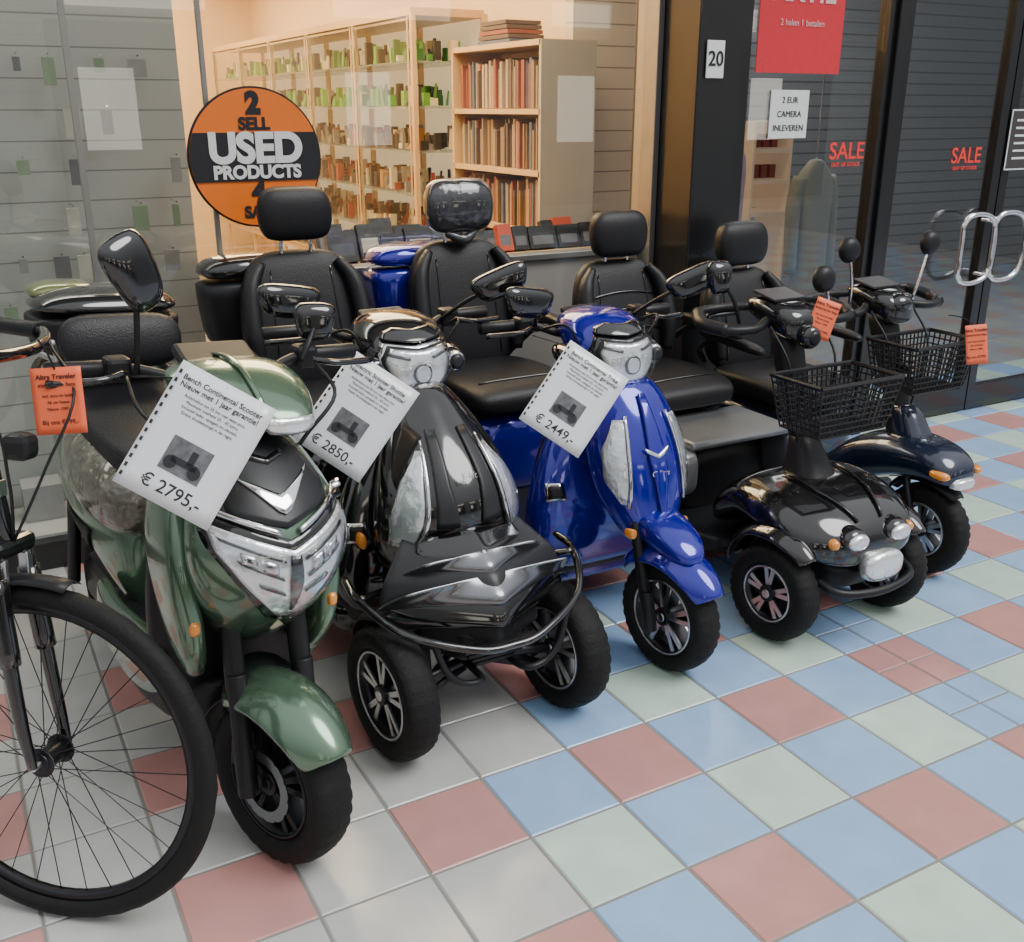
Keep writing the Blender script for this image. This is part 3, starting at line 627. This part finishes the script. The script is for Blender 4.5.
    wheel(o,'rear_wheel_left',(-.24,.98,rw),rw,.09,.085,5); wheel(o,'rear_wheel_right',(.24,.98,rw),rw,.09,.085,5)
    loft('tiller',[(0,.14,.45,.035,.04,90),(0,.20,.6,.04,.035,90),(0,.255,.74,.045,.04,90),(0,.29,bz-.02,.055,.05,90)],BLP,o,2)
    tube('tiller_bellows',[(0,.14,.44),(0,.17,.52)],.05,BLP,o)
    loft('control_pod',[(0,.20,bz-.01,.04,.03,0,3.4),(0,.215,bz,.070,.05,0,3.4),(0,.29,bz+.02,.085,.052,0,3.4),(0,.38,bz+.045,.085,.032,0,3.4),(0,.41,bz+.045,.06,.015,0,3.4)],BLK,o,2)
    box('control_panel',(0,.33,bz+.078),(.13,.10,.008),MAT,o,.003,Matrix.Rotation(R(10),3,'X'))
    if four:
        loft('tiller_lamp',[(-.0,.165,bz-.03,.02,.02,0,2),(-.0,.17,bz-.03,.036,.036,0,2),(0,.21,bz-.03,.04,.04,0,2)],BLK,o); loft('tiller_lamp_lens',[(0,.157,bz-.03,.012,.012,0,2),(0,.162,bz-.03,.024,.024,0,2),(0,.18,bz-.03,.025,.025,0,2)],DAL,o)
    else:
        loft('tiller_lamp',[(0,.19,bz+.02,.02,.015,0,2),(0,.20,bz+.02,.05,.03,0,2),(0,.25,bz+.03,.05,.035,0,2)],BLK,o)
    for sg in(-1,1):
        tube('loop_handle',[(sg*.07,.30,bz+.01),(sg*.16,.25,bz+.0),(sg*.25,.27,bz+.0),(sg*.285,.34,bz+.01),(sg*.25,.41,bz+.03),(sg*.16,.42,bz+.035),(sg*.07,.38,bz+.04)],.014,BLP,o)
        tube('handle_grip',[(sg*.25,.27,bz+.0),(sg*.285,.34,bz+.01),(sg*.25,.41,bz+.03)],.020,BLP,o)
        tube('thumb_lever',[(sg*.1,.4,bz+.02),(sg*.2,.43,bz+.01)],.008,BLK,o)
        if four: mirror(o,(sg*.18,.30,bz+.01),(-.26,.31,bz+.15),.040,.052,0,False) if sg<0 else mirror(o,(.18,.30,bz+.01),(.155,.31,bz+.115),.045,.04,0,True)
        else: mirror(o,(sg*.15,.30,bz+.01),(-.175 if sg<0 else .21,.31,bz+.2),.045,.04,0,True)
        tube('cable',[(sg*.1,.25,bz),(sg*.09,.16,bz-.12),(sg*.03,.16,.5)],.004,BLP,o,6)
    if four: basket(o,(-.015,.05,.615),.325,.20,.155)
    else: basket(o,(-.01,.10,.635),.30,.20,.155)
    tube('basket_bracket',[(0,.15,.68),(0,.24,.68)],.012,BLP,o)
    loft('floor_deck',[(0,.30,.17,.2,.03,0,5),(0,.36,.165,.24,.04,0,5),(0,.6,.165,.24,.04,0,5),(0,.70,.18,.22,.04,0,5)],MAT,o)
    loft('rear_body',[(0,.52,.30,.18,.10,0,3.5),(0,.56,.31,.22,.14,0,3.5),(0,.85,.33,.24,.14,0,3.5),(0,1.1,.34,.23,.12,0,3.5),(0,1.2,.34,.18,.08,0,3.5)],BLP if four else NAV,o,2)
    if four:
        for sg in(-1,1): loft('battery_panel',[(sg*.225,.42,.38,.03,.06,0,4),(sg*.225,.45,.38,.040,.090,0,4),(sg*.225,.72,.38,.040,.090,0,4),(sg*.225,.75,.38,.03,.06,0,4)],SGR,o)
        box('battery_lid',(0,.58,.468),(.44,.30,.03),SGR,o,.012)
    for sg in(-1,1): fender('rear_fender',o,(sg*.24,.98,rw),rw+.045,.06,-80,80,BLK if four else NAV,drop=.03)
    cyl('seat_post',(0,.90,.4),(0,.90,.52),.04,BLP,o)
    if four: seat(o,.93,.55,.965,1.06,hw=.21,tuft=True)
    else: seat(o,.75,.50,.905,1.0,hw=.20)
    return o
mobility_scooter('mobility_scooter',(2.24,2.01,0),True)
mobility_scooter('mobility_scooter',(2.78,2.115,0),False)

# ------------------------------------------------------------------ green moped
def moped():
    o=E('motor_scooter',(.433,1.80,0),(0,R(4),R(7)))
    rw=.183
    wheel(o,'front_wheel',(0,0,rw),rw,.092,.120,5,steer=16,face=DAL,disc=-1)
    for sg in(-1,1):
        cyl('fork_lower',(sg*.072,0,rw-.02),(sg*.072,.05,.42),.021,BLP,o); cyl('fork_upper',(sg*.072,.05,.38),(sg*.07,.10,.58),.022,BLP,o)
    fender('front_fender',o,(0,0,rw),rw+.055,.085,-42,55,GRN,drop=.06,steer=14,taper=.3)
    loft('fender_stay',[(0,.06,.33,.09,.03,0),(0,.10,.35,.085,.06,0),(0,.16,.36,.05,.05,0)],BLP,o)
    fender('inner_fender',o,(0,0,rw),rw+.03,.07,-100,-20,BLP,drop=.02,steer=14)
    dz=.055
    ap=loft('front_apron',[(0,.19,.43,.05,.05,90,2.5),(0,.13,.50,.10,.08,90,2.2),(0,.065,.59,.145,.115,90,1.9),(0,.045,.69,.172,.13,90,1.85),(0,.085,.79,.15,.115,90,1.9),(0,.15,.87,.105,.08,90,2.2),(0,.19,.91,.07,.05,90,2.3)],GRN,o,2)
    drape('headlight_bezel',ap,[(.680+dz,-.150,.150),(.62+dz,-.144,.144),(.565+dz,-.10,.10),(.497+dz,-.035,.035)],BLK,o,vee=.36,off=.004,nu=20,nr=14)
    hr=[(.663+dz,-.138,.138),(.62+dz,-.133,.133),(.57+dz,-.090,.090),(.515+dz,-.026,.026)]
    drape('headlight',ap,hr,LEN,o,vee=.36,off=.013,nu=20,nr=14)
    for sg in(-1,1):
        drape('lamp_blade',ap,[(.642+dz,sg*.02,sg*.128),(.636+dz,sg*.02,sg*.124)],BLK,o,vee=.40,off=.019,nr=2,nu=10)
        drape('lamp_blade',ap,[(.602+dz,sg*.025,sg*.104),(.597+dz,sg*.025,sg*.098)],BLK,o,vee=.5,off=.019,nr=2,nu=10)
        drape('lamp_blade',ap,[(.570+dz,sg*.02,sg*.070),(.566+dz,sg*.02,sg*.066)],BLK,o,vee=.5,off=.019,nr=2,nu=8)
        drape('lamp_projector',ap,[(.630+dz,sg*.035,sg*.060),(.608+dz,sg*.035,sg*.060)],CHR,o,vee=.4,off=.020,nr=3,nu=3)
        drape('lamp_projector',ap,[(.630+dz,sg*.072,sg*.098),(.611+dz,sg*.070,sg*.095)],CHR,o,vee=.4,off=.020,nr=3,nu=3)
    drape('headlight_centre',ap,[(.655+dz,-.010,.010),(.60+dz,-.014,.014),(.535+dz,-.004,.004)],BLK,o,vee=.3,off=.019,nu=4,nr=8)
    drape('headlight_cover',ap,hr,CLR,o,vee=.36,off=.030,nu=20,nr=14,thick=.002)
    for sg in(-1,1):
        drape('daytime_strip',ap,[(.694+dz,sg*.02,sg*.152),(.684+dz,sg*.02,sg*.152)],CHR,o,vee=.36,off=.014,nr=2,nu=14)
    drape('nose_panel',ap,[(.89,-.045,.045),(.84,-.08,.08),(.79,-.105,.105),(.70+dz,-.10,.10)],MAT,o,vee=.28,off=.006,nu=16)
    drape('nose_vent',ap,[(.865,-.035,.035),(.855,-.038,.038)],BLK,o,vee=.3,off=.012,nu=8,nr=1)
    drape('emblem_bar',ap,[(.81,-.078,.078),(.797,-.045,.045),(.78,-.012,.012)],CHR,o,vee=.45,off=.014,nu=14,nr=4)
    for sg in(-1,1):
        loft('side_wing',[(sg*.12,.17,.38,.02,.04,90),(sg*.14,.14,.46,.03,.08,90),(sg*.152,.16,.57,.035,.10,90),(sg*.16,.19,.69,.03,.10,90),(sg*.135,.22,.80,.025,.07,90),(sg*.10,.24,.87,.015,.03,90)],GRN,o,2)
        loft('indicator',[(sg*.147,.055,.53,.008,.01,0),(sg*.149,.065,.53,.013,.02,0),(sg*.147,.10,.53,.012,.016,0)],AMB,o)
    loft('leg_shield_back',[(0,.26,.28,.17,.04,90,3),(0,.25,.42,.19,.05,90,3),(0,.24,.6,.19,.05,90,3),(0,.26,.76,.15,.04,90,3),(0,.28,.86,.08,.03,90,3)],BLP,o,2)
    for sg in(-1,1): loft('lower_side_panel',[(sg*.17,.20,.38,.02,.05,0,3),(sg*.175,.32,.36,.025,.09,0,3),(sg*.175,.55,.33,.025,.07,0,3),(sg*.16,.7,.36,.02,.06,0,3)],GRN,o,2)
    loft('belly',[(0,.18,.3,.10,.06,0,3),(0,.3,.24,.15,.07,0,4),(0,.6,.22,.16,.06,0,4),(0,.75,.26,.15,.08,0,4)],BLP,o)
    loft('floor_deck',[(0,.25,.31,.15,.02,0,4),(0,.3,.31,.17,.025,0,4),(0,.62,.32,.17,.025,0,4),(0,.68,.34,.15,.03,0,4)],BLP,o)
    cyl('steering_column',(0,.17,.78),(0,.24,.97),.04,BLP,o)
    ck=loft('head_cowl',[(.055,.05,.925,.03,.012,0),(.05,.065,.93,.06,.028,0,2.5),(.03,.13,.955,.105,.042,0,2.5),(0,.2,.98,.14,.048,0,2.5),(0,.28,.99,.13,.036,0,2.5),(0,.34,.99,.08,.02,0,2.5)],GRN,o,2)
    drape('cowl_lamp',ck,[(.942,-.0,.10),(.922,.0,.105),(.908,.015,.09)],LEN,o,off=.006,nu=10,nr=5)
    drape('cowl_crease',ck,[(.07,.0,.01),(.30,-.012,.0)],GRN,o,axis='z',off=.006,nu=3)
    box('dashboard',(0,.31,1.018),(.16,.09,.025),BLP,o,.01,Matrix.Rotation(R(20),3,'X'))
    bars(o,.27,.985,.33,.02,.06)
    mirror(o,(-.17,.28,1.0),(-.175,.25,1.20),.052,.080,22,roll=-25); mirror(o,(.18,.28,1.0),(.235,.33,1.075),.045,.045,-15)
    for sg in(-1,1): tube('cable',[(sg*.2,.25,1.0),(sg*.2,.16,.95),(sg*.12,.14,.87),(sg*.07,.16,.78)],.0045,BLP,o,6)
    rb=loft('rear_body',[(0,.60,.42,.10,.14,0,2.6),(0,.66,.46,.14,.17,0,2.6),(0,.82,.52,.17,.15,0,2.5),(0,1.05,.58,.175,.13,0,2.4),(0,1.28,.66,.14,.09,0,2.4),(0,1.42,.71,.07,.04,0,2.4)],GRN,o,2)
    for ax,sg in(('-x',-1),('+x',1)): drape('side_grille',rb,[(.50,.78,1.0),(.43,.82,.98)],BLP,o,axis=ax,off=.005)
    loft('seat_cushion',[(0,.55,.70,.09,.03,0,3),(0,.60,.71,.13,.055,0,3),(0,.80,.72,.15,.055,0,3),(0,.95,.75,.15,.06,0,3),(0,1.15,.79,.14,.055,0,3),(0,1.28,.80,.09,.03,0,3)],LEA,o,2)
    loft('plastic_wrap',[(-.04,.56,.61,.09,.06,0,2.3),(-.05,.64,.61,.13,.11,0,2.3),(-.05,.80,.63,.15,.12,0,2.3),(-.05,.95,.66,.14,.10,0,2.3),(-.04,1.05,.68,.09,.06,0,2.3)],PLW,o,2)
    loft('top_case',[(-.0,1.16,.85,.15,.11,90,3.2),(0,1.16,.88,.185,.14,90,3.2),(0,1.16,.97,.195,.145,90,3.2),(0,1.16,.985,.197,.147,90,3.2)],BLP,o,2)
    loft('top_case_lid',[(0,1.16,.99,.197,.147,90,3.2),(0,1.16,1.02,.188,.14,90,3),(0,1.16,1.045,.15,.11,90,2.8),(0,1.16,1.055,.08,.06,90,2.6)],BLK,o,2)
    loft('top_case_cover',[(-.09,1.20,1.02,.10,.08,90,2.6),(-.09,1.20,1.05,.09,.07,90,2.6),(-.09,1.20,1.065,.05,.04,90,2.6)],OLV,o,2)
    loft('passenger_backrest',[(0,.98,.86,.12,.02,90,3),(0,.98,.90,.16,.035,90,3),(0,1.0,.97,.16,.035,90,3),(0,1.01,1.0,.12,.02,90,3)],LEA,o,2)
    tube('grab_rail',[(-.14,1.0,.72),(-.18,1.15,.80),(-.12,1.36,.82),(0,1.4,.82),(.12,1.36,.82),(.18,1.15,.80),(.14,1.0,.72)],.012,DAL,o)
    wheel(o,'rear_wheel',(0,1.18,rw),rw,.11,.118,5,face=DAL)
    fender('rear_mudguard',o,(0,1.18,rw),rw+.04,.06,-80,30,BLP)
    cyl('rear_shock',(-.12,1.18,.2),(-.12,1.1,.5),.018,DAL,o); box('engine',(-.02,.98,.24),(.16,.32,.14),DAL,o,.03)
    tube('side_stand',[(.10,.62,.2),(.17,.64,.1),(.2,.66,.02)],.009,DAL,o)
    loft('exhaust',[(.14,.85,.22,.03,.03,0),(.15,1.0,.25,.045,.045,0),(.16,1.3,.31,.045,.045,0),(.16,1.34,.32,.03,.03,0)],DAL,o)
    return o
moped()

# ------------------------------------------------------------------ bicycle
def bicycle():
    o=E('bicycle',(.0,1.83,0),(R(-7),0,R(-41)))
    RR=.343
    def bw(nm,cx):
        w=E(nm,(cx,0,RR),(0,0,R(90)),o)
        lathe('tyre',[(RR-.021+.021*math.cos(2*math.pi*k/12),.021*math.sin(2*math.pi*k/12)) for k in range(12)],RUB,w,n=80,groove=(1,11),gd=.002,gp=2)
        lathe('rim',[(RR-.037,-.011),(RR-.037,.011),(RR-.056,.007),(RR-.056,-.007)],DAL,w,n=72)
        mm=MB()
        for k in range(32):
            a=2*math.pi*k/32; sx=.028 if k%2 else -.028; a2=a+(.45 if (k//2)%2 else -.45)
            mm.cyl((sx,.022*math.sin(a2),.022*math.cos(a2)),(0,(RR-.052)*math.sin(a),(RR-.052)*math.cos(a)),.0011,5)
        mm.obj('spokes',DAL,w); cyl('hub',(-.035,0,0),(.035,0,0),.02,DAL,w); cyl('axle',(-.055,0,0),(.055,0,0),.007,SIL,w)
        for sx in(-.03,.03): cyl('hub_flange',(sx-.002,0,0),(sx+.002,0,0),.03,DAL,w)
    bw('front_wheel',0); bw('rear_wheel',-1.08)
    for sg in(-1,1):
        tube('fork_blade',[(0,sg*.052,RR),(-.02,sg*.052,RR+.12),(-.055,sg*.045,RR+.40)],[.009,.013,.015],BLK,o); 
        tube('fork_sleeve',[(-.03,sg*.05,RR+.2),(-.05,sg*.046,RR+.36)],.02,BLK,o)
        box('brake_arm',(-.045,sg*.03,RR+.345),(.02,.012,.10),SIL,o,.003)
    box('fork_crown',(-.06,0,RR+.41),(.05,.12,.035),BLK,o,.012)
    cyl('head_tube',(-.062,0,RR+.42),(-.095,0,RR+.62),.022,BLK,o); cyl('stem',(-.095,0,RR+.6),(-.115,0,RR+.73),.013,SIL,o); box('head_badge',(-.055,-.0,RR+.52),(.004,.02,.03),SIL,o,.001)
    cyl('stem_extension',(-.115,0,RR+.72),(-.05,0,RR+.76),.016,BLK,o)
    tube('handlebar',[(-.25,-.30,RR+.78),(-.14,-.26,RR+.775),(-.05,-.1,RR+.76),(-.05,.1,RR+.76),(-.14,.26,RR+.775),(-.25,.30,RR+.78)],.012,BLK,o)
    for sg in(-1,1):
        cyl('grip',(-.16,sg*.275,RR+.777),(-.28,sg*.305,RR+.782),.017,BLP,o); tube('brake_lever',[(-.10,sg*.23,RR+.76),(-.12,sg*.27,RR+.72),(-.2,sg*.32,RR+.725)],.006,SIL,o,8)
        tube('brake_cable',[(-.1,sg*.22,RR+.76),(.02,sg*.12,RR+.68),(.0,sg*.05,RR+.55),(-.04,0,RR+.42)],.003,BLP,o,6)
    box('front_lamp',(-.01,0,RR+.6),(.05,.05,.05),BLP,o,.015); 
    tube('down_tube',[(-.07,0,RR+.45),(-.35,0,RR+.05),(-.5,0,RR-.06)],.019,BLK,o); tube('top_tube',[(-.09,0,RR+.58),(-.4,0,RR+.3),(-.56,0,RR+.18)],.016,BLK,o)
    tube('seat_tube',[(-.5,0,RR-.06),(-.70,0,RR+.5)],.016,BLK,o,smooth=False); cyl('seat_pin',(-.69,0,RR+.48),(-.73,0,RR+.58),.012,SIL,o)
    loft('saddle',[(0,0,0,.02,.01,0),(0,.03,0,.03,.02,0),(0,.15,0,.05,.03,0),(0,.22,.01,.1,.035,0),(0,.27,.01,.08,.02,0)],LEA,E('saddle_mount',(-.6,0,RR+.6),(0,0,R(90)),o),2)
    for sg in(-1,1):
        tube('chain_stay',[(-.5,sg*.04,RR-.06),(-1.08,sg*.06,RR)],.01,BLK,o,smooth=False); tube('seat_stay',[(-.68,sg*.02,RR+.44),(-1.08,sg*.06,RR)],.009,BLK,o,smooth=False)
        box('pedal',(-.5+sg*.15,sg*.14,RR-.06-sg*.08),(.09,.08,.02),BLP,o,.004); cyl('crank',(-.5,sg*.08,RR-.06),(-.5+sg*.15,sg*.1,RR-.06-sg*.08),.01,SIL,o)
    cw=E('chainring',(-.5,-.06,RR-.06),(0,0,R(90)),o); lathe('ring',[(.09,-.002),(.09,.002),(.07,.002),(.07,-.002)],SIL,cw,n=40,groove=(0,1),gd=.004,gp=2)
    for cx,a0,a1 in((0,-95,12),(-1.08,-100,60)):
        V=[];F=[];n=24
        for i in range(n):
            a=R(a0+(a1-a0)*i/(n-1))
            for s in(-1,-.5,0,.5,1): r=RR+.018-.012*s*s; V.append((cx+math.sin(a)*r,.027*s,RR+math.cos(a)*r))
        for i in range(n-1):
            for j in range(4): F.append([i*5+j,i*5+j+1,(i+1)*5+j+1,(i+1)*5+j])
        mesh('mudguard',V,F,BLP,o,solid=.002)
    tube('kickstand',[(-.5,.03,RR-.08),(-.55,.12,.02)],.008,DAL,o,smooth=False)
bicycle()

# ------------------------------------------------------------------ price papers
def page(name,loc,N,roll,w,h,lines,mat=WHI,photo=True,ring=True,tie=None):
    N=Vector(N).normalized(); hor=Vector((0,0,1)).cross(N).normalized(); up=N.cross(hor)
    r=R(-roll); X=hor*math.cos(r)+up*math.sin(r); Y=N.cross(X)
    M=Matrix((X,Y,N)).transposed().to_4x4(); M.translation=Vector(loc)
    o=E(name); o.matrix_world=M
    V=[];F=[];n=8
    for i in range(n+1):
        for j in range(n+1): V.append(((i/n-.5)*w,(j/n-.5)*h,0))
    for i in range(n):
        for j in range(n): F.append([i*(n+1)+j,(i+1)*(n+1)+j,(i+1)*(n+1)+j+1,i*(n+1)+j+1])
    mesh('sheet',V,F,mat,o,solid=.0015,recalc=False)
    for s,y,sz in lines: text('line',s,(.0,y*h,.0015),sz,INK,o,rot=(0,0,0),ext=.0002,bold=.0002 if sz>.012 else 0)
    if photo:
        box('printed_picture',(.0,-.13*h,.0012),(w*.42,h*.26,.001),PHO,o,0)
        mm=MB()
        for sx in(-.03,.03): mm.cyl((sx*.8,-.19*h,.002),(sx*.8,-.19*h,.003),.012,12)
        mm.box((0,-.16*h,.0025),(.05,.012,.001)); mm.box((.01,-.11*h,.0025),(.012,.03,.001)); mm.obj('picture_motif',INK,o)
    if ring:
        mm=MB()
        for k in range(13): mm.box((-w/2+.006,-h/2+.02+k*(h-.04)/12,.0012),(.005,.008,.001))
        mm.obj('punched_holes',INK,o)
    if tie:
        Mi=M.inverted(); tube('tie_string',[Mi@Vector(tie),Mi@((Vector(tie)+Vector(loc)+Y*h*.45)/2+Vector((0,0,.01))),Vector((0,h*.47,0))],.002,BLP,o,5)
    return o
ln=lambda a,b,p:[(a,.40,.0145),(b,.345,.0145),('Actieradius tot 55 km met deze accu',.28,.0082),('Maximale snelheid 25 - 45 km/u',.24,.0082),('Inclusief lader, spiegels en sleutels',.20,.0082),('Gratis thuisbezorgd in de regio',.16,.0082),(p,-.38,.034)]
page('price_sheet',(.345,1.80,.93),(-.35,-.85,.42),31,.190,.250,ln('Bench Continental Scooter','Nieuw met 1 jaar garantie!',' € 2795,-'),tie=(.28,2.0,1.02))
page('price_sheet',(.805,2.22,.81),(-.35,-.85,.42),36,.19,.26,ln('Electric Scooter Shuttle','Nieuw met 1 jaar garantie!','€ 2850,-'),tie=(.85,2.48,.94))
page('price_sheet',(1.38,2.155,.79),(-.35,-.85,.42),36,.185,.25,ln('Bench Continental Trike','Nieuw met 1 jaar garantie!','€ 2449,-'),tie=(1.42,2.44,.90))
tg=[('Altra Traveler',.36,.013),('elektrische fiets',.24,.011),('incl. accu en lader',.08,.008),('56 cm frame',-.02,.008),('Nieuw 1299,-',-.12,.008),('Bij ons €799,-',-.32,.012)]
page('orange_price_tag',(.148,2.02,.985),(-.45,-.87,.2),-3,.095,.125,tg,ORA,False,False,tie=(.13,2.04,1.1))
page('orange_price_tag',(2.29,2.20,.905),(-.45,-.87,.25),20,.075,.118,tg,ORA,False,False,tie=(2.31,2.27,.96))
page('orange_price_tag',(2.855,2.08,.79),(-.45,-.87,.2),-5,.070,.125,tg,ORA,False,False,tie=(2.855,2.2,.865))

# ------------------------------------------------------------------ lights
def area(name,loc,size,sy,en,col,rot=(0,0,0)):
    l=bpy.data.lights.new(name,'AREA'); l.shape='RECTANGLE'; l.size=size; l.size_y=sy; l.energy=en; l.color=col
    o=bpy.data.objects.new(name,l); o.location=loc; o.rotation_euler=rot; COL.objects.link(o)
area('shop_ceiling_light',(1.7,5.4,2.65),1.2,2.4,130,(1,.72,.40)); area('shop_ceiling_light',(1.7,8.6,2.65),1.4,3,150,(1,.74,.42))
area('window_spot_light',(1.7,3.95,2.6),1.6,.3,32,(1,.78,.48)); area('entry_light',(5,5,2.85),2.5,1.5,80,(1,.95,.9)); area('left_window_fill',(-.4,3.78,2.65),2.2,.25,20,(1,.95,.85))  # left one is an unseen fill, added to brighten the slat wall
l=bpy.data.lights.new('skylight_sun','SUN'); l.energy=2.7; l.angle=R(32); l.color=(1,.99,.97)
o=bpy.data.objects.new('skylight_sun',l); o.rotation_euler=(R(26),R(26),0); COL.objects.link(o)
w=bpy.data.worlds.new('world'); sc.world=w; w.use_nodes=True; nt=w.node_tree; bg=nt.nodes['Background']
tc=nt.nodes.new('ShaderNodeTexCoord'); sp=nt.nodes.new('ShaderNodeSeparateXYZ'); cr=nt.nodes.new('ShaderNodeValToRGB')
nt.links.new(tc.outputs['Generated'],sp.inputs[0]); nt.links.new(sp.outputs[2],cr.inputs[0]); nt.links.new(cr.outputs[0],bg.inputs[0])
cr.color_ramp.elements[0].position=.0; cr.color_ramp.elements[0].color=(.20,.21,.22,1); cr.color_ramp.elements[1].position=.7; cr.color_ramp.elements[1].color=(.94,.97,1,1)
bg.inputs[1].default_value=1.2
